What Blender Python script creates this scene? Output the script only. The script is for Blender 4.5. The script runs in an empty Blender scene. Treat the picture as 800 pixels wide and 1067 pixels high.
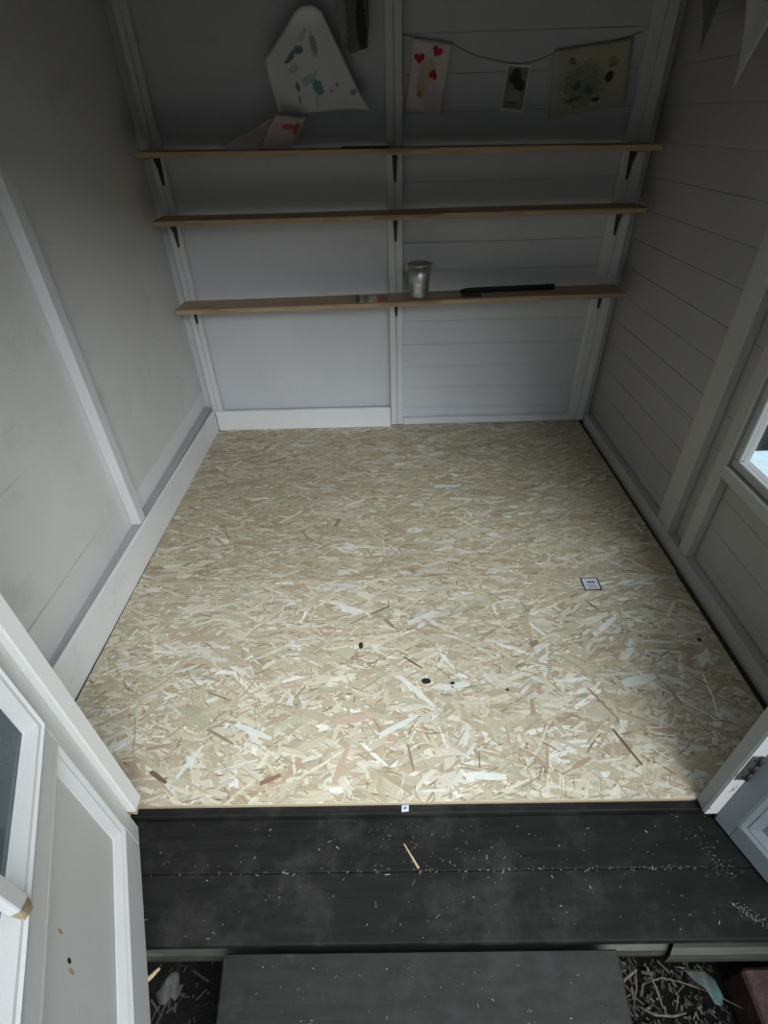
import bpy, bmesh, math, random
from mathutils import Vector, Matrix
random.seed(7)
S = bpy.context.scene
C = S.collection

# ------------------------------------------------------------------ camera
cam_d = bpy.data.cameras.new('camera'); cam = bpy.data.objects.new('camera', cam_d); C.objects.link(cam)
fw = Vector((-0.0118938, 0.7928779, -0.60926445)); rt = Vector((0.99968968, -0.0039088, -0.0246023)); dn = fw.cross(rt)
M = Matrix(((rt.x, -dn.x, -fw.x, 0.940), (rt.y, -dn.y, -fw.y, -0.562), (rt.z, -dn.z, -fw.z, 1.33), (0, 0, 0, 1)))
cam.matrix_world = M
cam_d.sensor_fit = 'HORIZONTAL'; cam_d.sensor_width = 36.0; cam_d.lens = 534.5 * 36 / 800
cam_d.clip_start = 0.02
S.camera = cam

# ------------------------------------------------------------------ overcast sky (brighter to the zenith, the same all round)
W = bpy.data.worlds.new('overcast'); S.world = W; W.use_nodes = True
nt = W.node_tree; nt.nodes.clear()
tc = nt.nodes.new('ShaderNodeTexCoord'); sp = nt.nodes.new('ShaderNodeSeparateXYZ')
mr = nt.nodes.new('ShaderNodeMapRange'); mr.inputs[1].default_value = 0.0; mr.inputs[2].default_value = 1.0
mr.inputs[3].default_value = 0.33; mr.inputs[4].default_value = 1.0
bg = nt.nodes.new('ShaderNodeBackground'); out = nt.nodes.new('ShaderNodeOutputWorld')
ml = nt.nodes.new('ShaderNodeMath'); ml.operation = 'MULTIPLY'; ml.inputs[1].default_value = 0.78
bg.inputs['Color'].default_value = (0.86, 0.955, 1.0, 1)
nt.links.new(tc.outputs['Generated'], sp.inputs[0]); nt.links.new(sp.outputs[2], mr.inputs[0])
nt.links.new(mr.outputs[0], ml.inputs[0]); nt.links.new(ml.outputs[0], bg.inputs['Strength']); nt.links.new(bg.outputs[0], out.inputs[0])
# veiled sun: soft, high, ahead of the open doors and a little to the right
sd = bpy.data.lights.new('veiled_sun', 'SUN'); sd.energy = 3.5; sd.angle = math.radians(60); sd.color = (0.93, 0.975, 1.0)
sun = bpy.data.objects.new('veiled_sun', sd); C.objects.link(sun)
sun.rotation_euler = Vector((-0.36, 0.68, -0.74)).to_track_quat('-Z', 'Y').to_euler(); sun.location = (3, -4, 6)
S.view_settings.view_transform = 'Standard'; S.view_settings.look = 'None'
S.view_settings.gamma = 1.0; S.view_settings.use_curve_mapping = False
S.view_settings.exposure = 0.68

# ------------------------------------------------------------------ materials
MATS = {}
class N:
    def __init__(s, name, rough=0.6, spec=0.5, metal=0.0):
        s.m = bpy.data.materials.new(name); s.m.use_nodes = True; s.t = s.m.node_tree
        s.b = s.t.nodes['Principled BSDF']; s.b.inputs['Roughness'].default_value = rough
        s.b.inputs['Specular IOR Level'].default_value = spec; s.b.inputs['Metallic'].default_value = metal
        MATS[name] = s.m
    def n(s, k, **kw):
        x = s.t.nodes.new(k)
        for a, v in kw.items(): setattr(x, a, v)
        return x
    def l(s, a, b): s.t.links.new(a, b)
    def coord(s, scale=(1, 1, 1), rot=(0, 0, 0), out='Object', loc=(0, 0, 0)):
        c = s.n('ShaderNodeTexCoord'); m = s.n('ShaderNodeMapping')
        m.inputs['Scale'].default_value = scale; m.inputs['Rotation'].default_value = rot; m.inputs['Location'].default_value = loc
        s.l(c.outputs[out], m.inputs[0]); return m.outputs[0]
    def noise(s, co, scale, detail=4, rough=0.55):
        x = s.n('ShaderNodeTexNoise'); x.inputs['Scale'].default_value = scale; x.inputs['Detail'].default_value = detail
        x.inputs['Roughness'].default_value = rough; s.l(co, x.inputs['Vector']); return x.outputs['Fac']
    def ramp(s, fac, stops):
        r = s.n('ShaderNodeValToRGB'); e = r.color_ramp.elements
        while len(e) < len(stops): e.new(0.5)
        for i, (p, c) in enumerate(stops):
            e[i].position = p; e[i].color = (c[0], c[1], c[2], 1) if hasattr(c, '__len__') else (c, c, c, 1)
        s.l(fac, r.inputs[0]); return r.outputs['Color']
    def mix(s, fac, a, b, mode='MIX'):
        x = s.n('ShaderNodeMix', data_type='RGBA', blend_type=mode)
        for i, v in ((0, fac), (6, a), (7, b)):
            if hasattr(v, 'is_output'): s.l(v, x.inputs[i])
            elif i == 0: x.inputs[0].default_value = v
            else: x.inputs[i].default_value = (v[0], v[1], v[2], 1)
        return x.outputs[2]
    def col(s, c):
        if hasattr(c, 'is_output'): s.l(c, s.b.inputs['Base Color'])
        else: s.b.inputs['Base Color'].default_value = (c[0], c[1], c[2], 1)
        return s
    def bump(s, h, strength=0.3, dist=0.002):
        x = s.n('ShaderNodeBump'); x.inputs['Strength'].default_value = strength; x.inputs['Distance'].default_value = dist
        s.l(h, x.inputs['Height']); s.l(x.outputs[0], s.b.inputs['Normal']); return s

def paint(name, base, var=0.08, grain=(1, 1, 1), rough=0.55, chips=None, patch=None, stain=None):
    k = N(name, rough); co = k.coord()
    big = k.noise(co, 3.5, 5); fine = k.noise(k.coord(scale=grain), 60, 3)
    lo = tuple(c * (1 - var) for c in base); hi = tuple(min(1, c * (1 + var)) for c in base)
    c = k.ramp(big, [(0.3, lo), (0.7, hi)])
    c = k.mix(0.35, c, k.ramp(fine, [(0.35, tuple(x * 0.93 for x in base)), (0.65, tuple(min(1, x * 1.05) for x in base))]))
    if stain:
        sn = k.noise(k.coord(loc=(5, 3, 1)), 6, 6, 0.65)
        c = k.mix(k.ramp(sn, [(0.56, 0.0), (0.72, 0.45)]), c, stain)
    if chips:
        cn = k.noise(k.coord(scale=grain, loc=(2, 7, 4)), 28, 4, 0.6)
        c = k.mix(k.ramp(cn, [(chips[0], 0.0), (chips[0] + 0.03, 0.8)]), c, chips[1])
    if patch:   # fresh coat brushed on along the foot of the wall: object-space axis, limits
        cc = k.n('ShaderNodeTexCoord'); sx = k.n('ShaderNodeSeparateXYZ'); k.l(cc.outputs['Object'], sx.inputs[0])
        wob = k.n('ShaderNodeMath', operation='MULTIPLY_ADD'); wob.inputs[1].default_value = patch[2]; k.l(big, wob.inputs[0]); k.l(sx.outputs[2], wob.inputs[2])
        f = k.n('ShaderNodeMapRange'); f.inputs[1].default_value = patch[0]; f.inputs[2].default_value = patch[0] - 0.006; k.l(wob.outputs[0], f.inputs[0])
        f2 = k.n('ShaderNodeMapRange'); f2.inputs[1].default_value = patch[3]; f2.inputs[2].default_value = patch[3] + 0.01; k.l(sx.outputs[1], f2.inputs[0])
        mm = k.n('ShaderNodeMath', operation='MULTIPLY'); k.l(f.outputs[0], mm.inputs[0]); k.l(f2.outputs[0], mm.inputs[1])
        c = k.mix(mm.outputs[0], c, patch[1])
    k.col(c); k.bump(fine, 0.12, 0.0015); return k.m

paint('paint_back', (0.62, 0.64, 0.68), 0.05, (3, 3, 12), stain=(0.53, 0.54, 0.57))
paint('paint_left', (0.71, 0.71, 0.705), 0.05, (2, 2, 8), patch=(0.225, (0.80, 0.80, 0.81), 0.03, 1.0), stain=(0.54, 0.53, 0.51))
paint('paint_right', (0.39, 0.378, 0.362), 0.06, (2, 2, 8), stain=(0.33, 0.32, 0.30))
paint('paint_stud', (0.70, 0.71, 0.73), 0.08, (8, 8, 1), chips=(0.70, (0.38, 0.36, 0.33)))
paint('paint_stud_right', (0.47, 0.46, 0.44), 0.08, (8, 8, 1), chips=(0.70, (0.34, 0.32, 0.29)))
paint('paint_rail', (0.40, 0.41, 0.41), 0.1, (1, 8, 8), chips=(0.66, (0.28, 0.26, 0.24)))
paint('paint_kick', (0.82, 0.825, 0.835), 0.04, (3, 3, 3), stain=(0.62, 0.61, 0.60))
paint('paint_jamb', (0.78, 0.78, 0.76), 0.05, (6, 6, 1), chips=(0.72, (0.30, 0.27, 0.24)))
paint('paint_door', (0.72, 0.72, 0.70), 0.05, (2, 2, 6), stain=(0.63, 0.62, 0.59))
paint('paint_moulding', (0.78, 0.79, 0.79), 0.06, (9, 9, 2), chips=(0.70, (0.42, 0.44, 0.46)))
paint('paint_door_blue', (0.22, 0.25, 0.28), 0.05, (2, 2, 6))
paint('paint_jamb_worn', (0.74, 0.75, 0.75), 0.08, (1, 1, 0.5), chips=(0.62, (0.22, 0.205, 0.19)))
paint('paint_blue_moulding', (0.27, 0.305, 0.34), 0.05, (6, 6, 2))
paint('paint_jamb_grey', (0.33, 0.345, 0.355), 0.08, (6, 6, 1), chips=(0.70, (0.25, 0.24, 0.23)))
paint('paint_window', (0.40, 0.40, 0.39), 0.08, (4, 4, 4))
paint('outer_paint', (0.30, 0.33, 0.33), 0.08)
k = N('backing', 0.9); k.col(k.ramp(k.noise(k.coord(), 8), [(0.3, (0.035, 0.032, 0.03)), (0.7, (0.06, 0.055, 0.05))]))
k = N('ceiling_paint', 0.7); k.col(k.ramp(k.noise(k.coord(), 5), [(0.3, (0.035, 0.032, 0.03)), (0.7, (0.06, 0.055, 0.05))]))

def wood(name, a, b, d, sc=(2, 30, 30), rough=0.6, knots=True, bs=0.2):
    k = N(name, rough); co = k.coord(scale=sc)
    g = k.noise(co, 3, 6, 0.6); g2 = k.noise(k.coord(scale=(sc[0] * .5, sc[1] * .25, sc[2] * .25)), 3, 3)
    c = k.ramp(g, [(0.3, b), (0.55, a), (0.8, tuple(min(1, x * 1.1) for x in a))])
    if knots: c = k.mix(k.ramp(g2, [(0.60, 0.0), (0.68, 0.6)]), c, d)
    k.col(c); k.bump(g, bs, 0.001); return k.m
wood('pine', (0.50, 0.375, 0.24), (0.38, 0.26, 0.15), (0.22, 0.13, 0.07))
wood('osb_base', (0.50, 0.42, 0.29), (0.40, 0.33, 0.21), (0.3, 0.2, 0.1), knots=False)
wood('raw_wood', (0.55, 0.43, 0.27), (0.40, 0.28, 0.14), (0.2, 0.12, 0.05), sc=(20, 20, 4))
k = N('deck', 0.6, 0.18); co = k.coord(scale=(1.5, 12, 12)); g = k.noise(co, 5, 7, 0.65); st = k.noise(k.coord(), 9, 6, 0.7)
c = k.ramp(g, [(0.3, (0.008, 0.008, 0.0075)), (0.6, (0.0145, 0.0145, 0.0135)), (0.8, (0.024, 0.023, 0.021))])
c = k.mix(k.ramp(st, [(0.50, 0.0), (0.72, 0.7)]), c, (0.044, 0.044, 0.040)); k.col(c); k.bump(g, 0.35, 0.002)
k.l(k.ramp(st, [(0.35, 0.5), (0.7, 0.75)]), k.b.inputs['Roughness'])
k = N('fascia', 0.55); g = k.noise(k.coord(scale=(2, 25, 25)), 4, 6); c = k.ramp(g, [(0.3, (0.022, 0.024, 0.017)), (0.55, (0.045, 0.048, 0.036)), (0.8, (0.08, 0.082, 0.06))]); k.col(c); k.bump(g, 0.4, 0.002)
k = N('soil', 0.95, 0.2); g = k.noise(k.coord(), 45, 8, 0.7); k.col(k.ramp(g, [(0.35, (0.003, 0.0027, 0.0025)), (0.6, (0.008, 0.007, 0.006)), (0.8, (0.022, 0.019, 0.016))])); k.bump(g, 1.0, 0.03)
k = N('slab', 0.85); g = k.noise(k.coord(), 20, 6); k.col(k.ramp(g, [(0.3, (0.36, 0.43, 0.48)), (0.7, (0.43, 0.50, 0.55))])); k.bump(g, 0.2, 0.003)
k = N('red_paint', 0.6); g = k.noise(k.coord(), 40, 6, 0.7); k.col(k.ramp(g, [(0.35, (0.022, 0.010, 0.011)), (0.6, (0.05, 0.019, 0.020)), (0.75, (0.11, 0.085, 0.08))])); k.bump(g, 0.6, 0.004)
k = N('twig', 0.8); k.col(k.ramp(k.noise(k.coord(), 90, 3), [(0.3, (0.05, 0.043, 0.034)), (0.7, (0.13, 0.115, 0.095))]))
k = N('dead_leaf', 0.7); k.col(k.ramp(k.noise(k.coord(), 60, 5), [(0.3, (0.03, 0.028, 0.026)), (0.7, (0.055, 0.052, 0.048))]))
k = N('teal_leaf', 0.6); g = k.coord(out='UV'); x = k.n('ShaderNodeSeparateXYZ'); k.l(g, x.inputs[0]); k.col(k.ramp(x.outputs[1], [(0.3, (0.033, 0.07, 0.07)), (0.75, (0.02, 0.02, 0.017))]))
k = N('galvanised', 0.34, 0.5, 1.0); v = k.n('ShaderNodeTexVoronoi'); v.inputs['Scale'].default_value = 90; k.l(k.coord(), v.inputs['Vector'])
k.col(k.ramp(v.outputs['Color'], [(0.2, (0.50, 0.53, 0.52)), (0.8, (0.72, 0.75, 0.74))])); k.l(k.ramp(v.outputs['Distance'], [(0, 0.28), (1, 0.5)]), k.b.inputs['Roughness'])
k = N('black_iron', 0.5, 0.4); k.col(k.ramp(k.noise(k.coord(), 70, 3), [(0.3, (0.008, 0.008, 0.008)), (0.7, (0.02, 0.02, 0.021))]))
k = N('bracket_iron', 0.6, 0.4); k.col(k.ramp(k.noise(k.coord(), 70, 3), [(0.3, (0.035, 0.034, 0.032)), (0.7, (0.07, 0.066, 0.062))]))
k = N('hinge_steel', 0.4, 0.5, 0.9); k.col(k.ramp(k.noise(k.coord(), 90, 3), [(0.35, (0.16, 0.15, 0.14)), (0.7, (0.45, 0.45, 0.44))]))
k = N('black_ink', 0.7); k.col((0.015, 0.015, 0.017))
k = N('grey_ink', 0.7); k.col((0.17, 0.18, 0.23))
k = N('sticker_paper', 0.5); k.col(k.ramp(k.noise(k.coord(), 200, 2), [(0.3, (0.60, 0.60, 0.70)), (0.7, (0.68, 0.68, 0.76))]))
k = N('photo_border', 0.5); k.col(k.ramp(k.noise(k.coord(), 200, 2), [(0.3, (0.78, 0.78, 0.77)), (0.7, (0.86, 0.86, 0.85))]))
k = N('knot', 0.7); k.col(k.ramp(k.noise(k.coord(), 300, 2), [(0.3, (0.012, 0.008, 0.006)), (0.7, (0.03, 0.02, 0.014))]))
k = N('flake', 0.7); a = k.n('ShaderNodeAttribute', attribute_name='tint'); k.l(a.outputs['Color'], k.b.inputs['Base Color'])
k = N('string', 0.9); k.col((0.10, 0.095, 0.085))
k = N('bunting_pale', 0.9); k.col(k.ramp(k.noise(k.coord(scale=(1, 1, 1)), 300, 2), [(0.3, (0.52, 0.52, 0.50)), (0.7, (0.60, 0.60, 0.58))]))
k = N('bunting_dark', 0.9); k.col(k.ramp(k.noise(k.coord(), 40, 3), [(0.3, (0.11, 0.11, 0.12)), (0.7, (0.16, 0.16, 0.17))]))
k = N('bunting_hem', 0.9); k.col((0.42, 0.42, 0.42))
k = N('heart_red', 0.6); k.col(k.ramp(k.noise(k.coord(), 120, 3), [(0.3, (0.48, 0.02, 0.06)), (0.7, (0.62, 0.035, 0.07))]))
k = N('packet_card', 0.5); g = k.coord(out='UV'); x = k.n('ShaderNodeSeparateXYZ'); k.l(g, x.inputs[0])
r = k.n('ShaderNodeValToRGB'); r.color_ramp.interpolation = 'CONSTANT'; e = r.color_ramp.elements
for p, cc in [(0.0, (0.10, 0.09, 0.09)), (0.06, (0.52, 0.48, 0.42)), (0.16, (0.20, 0.17, 0.16)), (0.34, (0.50, 0.44, 0.37)), (0.60, (0.36, 0.27, 0.19)), (0.66, (0.35, 0.06, 0.04))]:
    q = e[0] if p == 0 else e.new(p); q.color = (*cc, 1); q.position = p
e[-1].color = (0.26, 0.05, 0.04, 1); e[-1].position = 0.9
k.l(x.outputs[0], r.inputs[0]); k.col(k.mix(0.25, r.outputs[0], k.ramp(k.noise(g, 20, 4), [(0.4, (0.1, 0.1, 0.1)), (0.6, (0.6, 0.55, 0.5))])))
# osb strands: colour per strand, grain along it
k = N('osb_strand', 0.62, 0.3); a = k.n('ShaderNodeAttribute', attribute_name='tint')
g = k.noise(k.coord(scale=(2.5, 40, 1), out='UV'), 1.0, 5, 0.65)
k.col(k.mix(1.0, a.outputs['Color'], k.ramp(g, [(0.3, 0.74), (0.5, 1.0), (0.7, 1.12)]), 'MULTIPLY')); k.bump(g, 0.15, 0.0006)
# glass: clear, a little dusty
k = N('glass', 0.05); t = k.t; o = t.nodes['Material Output']
tr = k.n('ShaderNodeBsdfTransparent'); tr.inputs[0].default_value = (0.86, 0.91, 0.92, 1); gl = k.n('ShaderNodeBsdfGlossy'); gl.inputs['Roughness'].default_value = 0.03
fr = k.n('ShaderNodeLayerWeight'); fr.inputs[0].default_value = 0.5; mx = k.n('ShaderNodeMixShader'); k.l(k.ramp(fr.outputs['Facing'], [(0.0, 0.03), (0.5, 0.05), (0.8, 0.16), (1.0, 0.9)]), mx.inputs[0]); k.l(tr.outputs[0], mx.inputs[1]); k.l(gl.outputs[0], mx.inputs[2])
df = k.n('ShaderNodeBsdfDiffuse'); df.inputs[0].default_value = (0.15, 0.19, 0.225, 1); m2 = k.n('ShaderNodeMixShader')
k.l(k.ramp(k.noise(k.coord(), 5, 5), [(0.3, 0.55), (0.75, 0.75)]), m2.inputs[0]); k.l(mx.outputs[0], m2.inputs[1]); k.l(df.outputs[0], m2.inputs[2]); k.l(m2.outputs[0], o.inputs[0])
k = N('glass_clear', 0.05); t = k.t; o = t.nodes['Material Output']
tr = k.n('ShaderNodeBsdfTransparent'); tr.inputs[0].default_value = (0.93, 0.97, 0.98, 1); gl = k.n('ShaderNodeBsdfGlossy'); gl.inputs['Roughness'].default_value = 0.02
fr = k.n('ShaderNodeLayerWeight'); fr.inputs[0].default_value = 0.5; mx = k.n('ShaderNodeMixShader'); k.l(k.ramp(fr.outputs['Facing'], [(0.0, 0.03), (0.5, 0.05), (0.8, 0.16), (1.0, 0.9)]), mx.inputs[0]); k.l(tr.outputs[0], mx.inputs[1]); k.l(gl.outputs[0], mx.inputs[2]); k.l(mx.outputs[0], o.inputs[0])

def print_mat(name, base, blobs, var=0.04, rough=0.6):
    """paper with painted blots: blobs = (u, v, ru, rv, angle, colour, strength, ragged)"""
    k = N(name, rough); uv = k.coord(out='UV')
    c = k.ramp(k.noise(uv, 4, 4), [(0.3, tuple(x * (1 - var) for x in base)), (0.7, tuple(min(1, x * (1 + var)) for x in base))])
    for i, (u, v, ru, rv, an, colr, st, rag) in enumerate(blobs):
        m = k.n('ShaderNodeMapping', vector_type='TEXTURE'); m.inputs['Location'].default_value = (u, v, 0)
        m.inputs['Rotation'].default_value = (0, 0, math.radians(an)); m.inputs['Scale'].default_value = (ru, rv, 1); k.l(uv, m.inputs[0])
        ln = k.n('ShaderNodeVectorMath', operation='LENGTH'); k.l(m.outputs[0], ln.inputs[0])
        nz = k.noise(k.coord(out='UV', loc=(i * 3.1, i * 1.7, 0)), 15, 6, 0.7)
        ad = k.n('ShaderNodeMath', operation='MULTIPLY_ADD'); ad.inputs[1].default_value = rag * 2.2; k.l(nz, ad.inputs[0]); k.l(ln.outputs['Value'], ad.inputs[2])
        f = k.n('ShaderNodeMapRange'); f.inputs[1].default_value = 1.0 + rag * 1.1; f.inputs[2].default_value = 0.78 + rag * 1.1; f.inputs[4].default_value = st; k.l(ad.outputs[0], f.inputs[0])
        c = k.mix(f.outputs[0], c, colr)
    k.col(c); return k.m

# ------------------------------------------------------------------ helpers
def setp(o, label=None, cat=None, group=None, kind=None):
    if label: o['label'] = label
    if cat: o['category'] = cat
    if group: o['group'] = group
    if kind: o['kind'] = kind
    return o
def empty(name, loc=(0, 0, 0), **kw):
    o = bpy.data.objects.new(name, None); C.objects.link(o); o.location = loc; o.empty_display_size = 0.05
    return setp(o, **kw)
def origin(o):
    v = Vector((0, 0, 0))
    while o is not None: v += Vector(o.location); o = o.parent
    return v
def link(name, me, mat, parent=None, **kw):
    """me is in world coordinates; it is re-based on its parent"""
    o = bpy.data.objects.new(name, me); C.objects.link(o)
    if mat: me.materials.append(MATS[mat])
    if parent is not None:
        me.transform(Matrix.Translation(-origin(parent))); o.parent = parent
    return setp(o, **kw)
def rebase(o, loc):
    o.data.transform(Matrix.Translation(-Vector(loc))); o.location = loc; return o
def from_bm(bm, name, mat, parent=None, smooth=False, **kw):
    bmesh.ops.recalc_face_normals(bm, faces=bm.faces)
    me = bpy.data.meshes.new(name); bm.to_mesh(me); bm.free()
    if smooth:
        for p in me.polygons: p.use_smooth = True
    return link(name, me, mat, parent, **kw)
def bm_box(bm, x0, x1, y0, y1, z0, z1):
    vs = [bm.verts.new(p) for p in ((x0, y0, z0), (x1, y0, z0), (x1, y1, z0), (x0, y1, z0), (x0, y0, z1), (x1, y0, z1), (x1, y1, z1), (x0, y1, z1))]
    for f in ((0, 3, 2, 1), (4, 5, 6, 7), (0, 1, 5, 4), (1, 2, 6, 5), (2, 3, 7, 6), (3, 0, 4, 7)): bm.faces.new([vs[i] for i in f])
    return vs
def box(name, x0, x1, y0, y1, z0, z1, mat, parent=None, bev=0.002, **kw):
    bm = bmesh.new(); bm_box(bm, min(x0, x1), max(x0, x1), min(y0, y1), max(y0, y1), min(z0, z1), max(z0, z1))
    if bev: bmesh.ops.bevel(bm, geom=bm.edges[:], offset=bev, segments=1, affect='EDGES')
    return from_bm(bm, name, mat, parent, **kw)
def hexa(name, pts, mat, parent=None, bev=0.002, **kw):
    """box from eight points, bottom ring then top ring"""
    bm = bmesh.new(); vs = [bm.verts.new(p) for p in pts]
    for f in ((0, 3, 2, 1), (4, 5, 6, 7), (0, 1, 5, 4), (1, 2, 6, 5), (2, 3, 7, 6), (3, 0, 4, 7)): bm.faces.new([vs[i] for i in f])
    if bev: bmesh.ops.bevel(bm, geom=bm.edges[:], offset=bev, segments=1, affect='EDGES')
    return from_bm(bm, name, mat, parent, **kw)
def loft(name, rings, mat, parent=None, caps=True, closed=True, smooth=False, **kw):
    bm = bmesh.new(); R = [[bm.verts.new(p) for p in r] for r in rings]; n = len(R[0])
    for a, b in zip(R, R[1:]):
        for i in range(n if closed else n - 1):
            j = (i + 1) % n; bm.faces.new((a[i], a[j], b[j], b[i]))
    if caps: bm.faces.new(R[0][::-1]); bm.faces.new(R[-1])
    return from_bm(bm, name, mat, parent, smooth, **kw)
def tube(name, pts, rad, mat, parent=None, seg=8, **kw):
    pts = [Vector(p) for p in pts]; rings = []
    for i, p in enumerate(pts):
        d = (pts[min(i + 1, len(pts) - 1)] - pts[max(i - 1, 0)]).normalized()
        u = d.cross(Vector((0, 0, 1)));  u = d.cross(Vector((1, 0, 0))) if u.length < 0.1 else u
        u.normalize(); v = d.cross(u); r = rad[i] if hasattr(rad, '__len__') else rad
        rings.append([p + (u * math.cos(t) + v * math.sin(t)) * r for t in [2 * math.pi * k / seg for k in range(seg)]])
    return loft(name, rings, mat, parent, smooth=True, **kw)
def lathe(name, prof, cx, cy, mat, parent=None, seg=32, **kw):
    rings = [[(cx + r * math.cos(2 * math.pi * k / seg), cy + r * math.sin(2 * math.pi * k / seg), z) for k in range(seg)] for r, z in prof]
    return loft(name, rings, mat, parent, caps=False, smooth=True, **kw)
def sheet(name, poly, place, mat, parent=None, th=0.0004, rings=8, per=10, **kw):
    """paper cut to a 2D outline; place(a, b) -> 3D point carries bends and folds"""
    n = len(poly); B = []
    for i in range(n):
        p, q = poly[i], poly[(i + 1) % n]
        for t in range(per): B.append((p[0] + (q[0] - p[0]) * t / per, p[1] + (q[1] - p[1]) * t / per))
    cx = sum(p[0] for p in poly) / n; cz = sum(p[1] for p in poly) / n
    a0, a1 = min(p[0] for p in poly), max(p[0] for p in poly); b0, b1 = min(p[1] for p in poly), max(p[1] for p in poly)
    bm = bmesh.new(); uvl = bm.loops.layers.uv.new('uv'); grid = []; UV = {}
    def v(a, b):
        w = bm.verts.new(place(a, b)); UV[w] = ((a - a0) / (a1 - a0), (b - b0) / (b1 - b0)); return w
    c = v(cx, cz)
    for r in range(1, rings + 1):
        s = r / rings; grid.append([v(cx + (p[0] - cx) * s, cz + (p[1] - cz) * s) for p in B])
    m = len(B)
    for i in range(m):
        j = (i + 1) % m; bm.faces.new((c, grid[0][i], grid[0][j]))
        for r in range(rings - 1): bm.faces.new((grid[r][i], grid[r + 1][i], grid[r + 1][j], grid[r][j]))
    for f in bm.faces:
        f.smooth = True
        for l in f.loops: l[uvl].uv = UV[l.vert]
    bmesh.ops.recalc_face_normals(bm, faces=bm.faces)
    me = bpy.data.meshes.new(name); bm.to_mesh(me); bm.free()
    o = link(name, me, mat, parent, **kw)
    s = o.modifiers.new('thickness', 'SOLIDIFY'); s.thickness = th; s.offset = 0
    return o

# ================================================================== SETTING
PITCH = 0.1145
ground = box('ground', -30, 30, -30, 30, -0.40, -0.24, 'soil', bev=0, kind='structure', label='dark bare soil around and under the garden room')
# ---------------------------------------------------------------- floor: two osb sheets
floor = box('floor', -0.05, 2.045, 0.0, 1.99, -0.10, -0.022, 'backing', bev=0, kind='structure', label='floor of pale strand board sheets in the garden room')
PAL = [((0.55, 0.495, 0.38), 26), ((0.46, 0.395, 0.285), 25), ((0.64, 0.60, 0.50), 19), ((0.37, 0.30, 0.20), 14), ((0.70, 0.69, 0.63), 8),
       ((0.27, 0.205, 0.13), 8), ((0.45, 0.335, 0.25), 4), ((0.17, 0.12, 0.075), 12), ((0.45, 0.43, 0.31), 7)]
def osb(x0, x1, y0, y1, seed, n, edge, tone):
    b = box('osb_board', x0, x1, y0, y1, -0.018, 0.0, 'osb_base', floor, bev=0.0008)
    R = random.Random(seed); V, F, COL, UVS = [], [], [], []
    cols = [p[0] for p in PAL]; wts = [p[1] for p in PAL]
    for i in range(n):
        L = min(0.16, R.lognormvariate(math.log(0.066), 0.50)); w = min(0.032, R.lognormvariate(math.log(0.0092), 0.60))
        cx, cy = R.uniform(x0, x1), R.uniform(y0, y1)
        front = max(0.0, 1 - cy / 0.7)
        an = R.gauss(0.05, 0.34 + 0.35 * front) if R.random() > 0.16 + 0.15 * front else R.uniform(-1.57, 1.505)
        col = R.choices(cols, wts)[0]
        if sum(col) < 0.5: w = R.uniform(0.0008, 0.0026); L = R.uniform(0.008, 0.034)
        elif sum(col) < 0.9: w = min(w, 0.0045); L = min(L, 0.05)
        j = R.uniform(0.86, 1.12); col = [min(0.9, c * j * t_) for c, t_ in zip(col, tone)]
        z = 0.0003 + 0.0011 * R.random(); tl, tw = R.gauss(0, 0.00022), R.gauss(0, 0.00015)
        ca, sa = math.cos(an), math.sin(an); s0 = len(V)
        a, e = L / 2, w / 2; k1, k2, k3, k4 = [R.uniform(0.55, 1.0) for _ in range(4)]
        sk = R.uniform(-1, 1) * e * 1.5; bend = R.gauss(0, 0.06) * L * .5
        pts = [(-a + sk, -e * k1), (0, -e + bend), (a + sk * .5, -e * k2), (a - sk, e * k3), (0, e + bend), (-a - sk * .5, e * k4)]
        for (px, py) in pts:
            X = min(max(cx + px * ca - py * sa, x0 + edge * R.random()), x1 - 0.001); Y = min(max(cy + px * sa + py * ca, y0 + 0.0005), y1 - 0.0005)
            V.append((X, Y, max(0.00015, z + tl * px / a + tw * py / e)))
        F.append((s0, s0 + 1, s0 + 4, s0 + 5)); F.append((s0 + 1, s0 + 2, s0 + 3, s0 + 4))
        COL += [col] * 6; o1 = R.uniform(0, 50)
        UVS += [(px + o1, py + o1) for (px, py) in pts]
    me = bpy.data.meshes.new('strands'); me.from_pydata(V, [], F); me.update()
    at = me.color_attributes.new('tint', 'FLOAT_COLOR', 'POINT')
    at.data.foreach_set('color', [x for c in COL for x in (*c, 1.0)])
    uv = me.uv_layers.new(name='uv'); idx = [0] * len(me.loops); me.loops.foreach_get('vertex_index', idx)
    uv.data.foreach_set('uv', [x for i in idx for x in (UVS[i][0] * 10, UVS[i][1] * 10)])
    link('strands', me, 'osb_strand', b, kind='stuff'); return b
board_far = osb(0.013, 1.972, 0.776, 1.945, 11, 15000, 0.0, (0.96, 0.94, 0.90))  # far sheet tinted darker and browner, painting in the dimmer light at the back
board_near = osb(0.010, 1.966, 0.0, 0.773, 12, 11000, 0.005, (1.05, 1.05, 1.04))  # same strands tinted paler, painting in the brighter, cooler light by the door
def flat_piece(name, pts, z, mat, parent, tint=None):
    bm = bmesh.new(); lo = [bm.verts.new((x, y, z)) for x, y in pts]; hi = [bm.verts.new((x, y, z + 0.0005)) for x, y in pts]
    bm.faces.new(hi); bm.faces.new(lo[::-1])
    for i in range(len(pts)): j = (i + 1) % len(pts); bm.faces.new((lo[i], lo[j], hi[j], hi[i]))
    o = from_bm(bm, name, mat, parent)
    if tint:
        at = o.data.color_attributes.new('tint', 'FLOAT_COLOR', 'POINT'); at.data.foreach_set('color', [*tint, 1.0] * len(o.data.vertices))
        o.data.uv_layers.new(name='uv')
    return o
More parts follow.
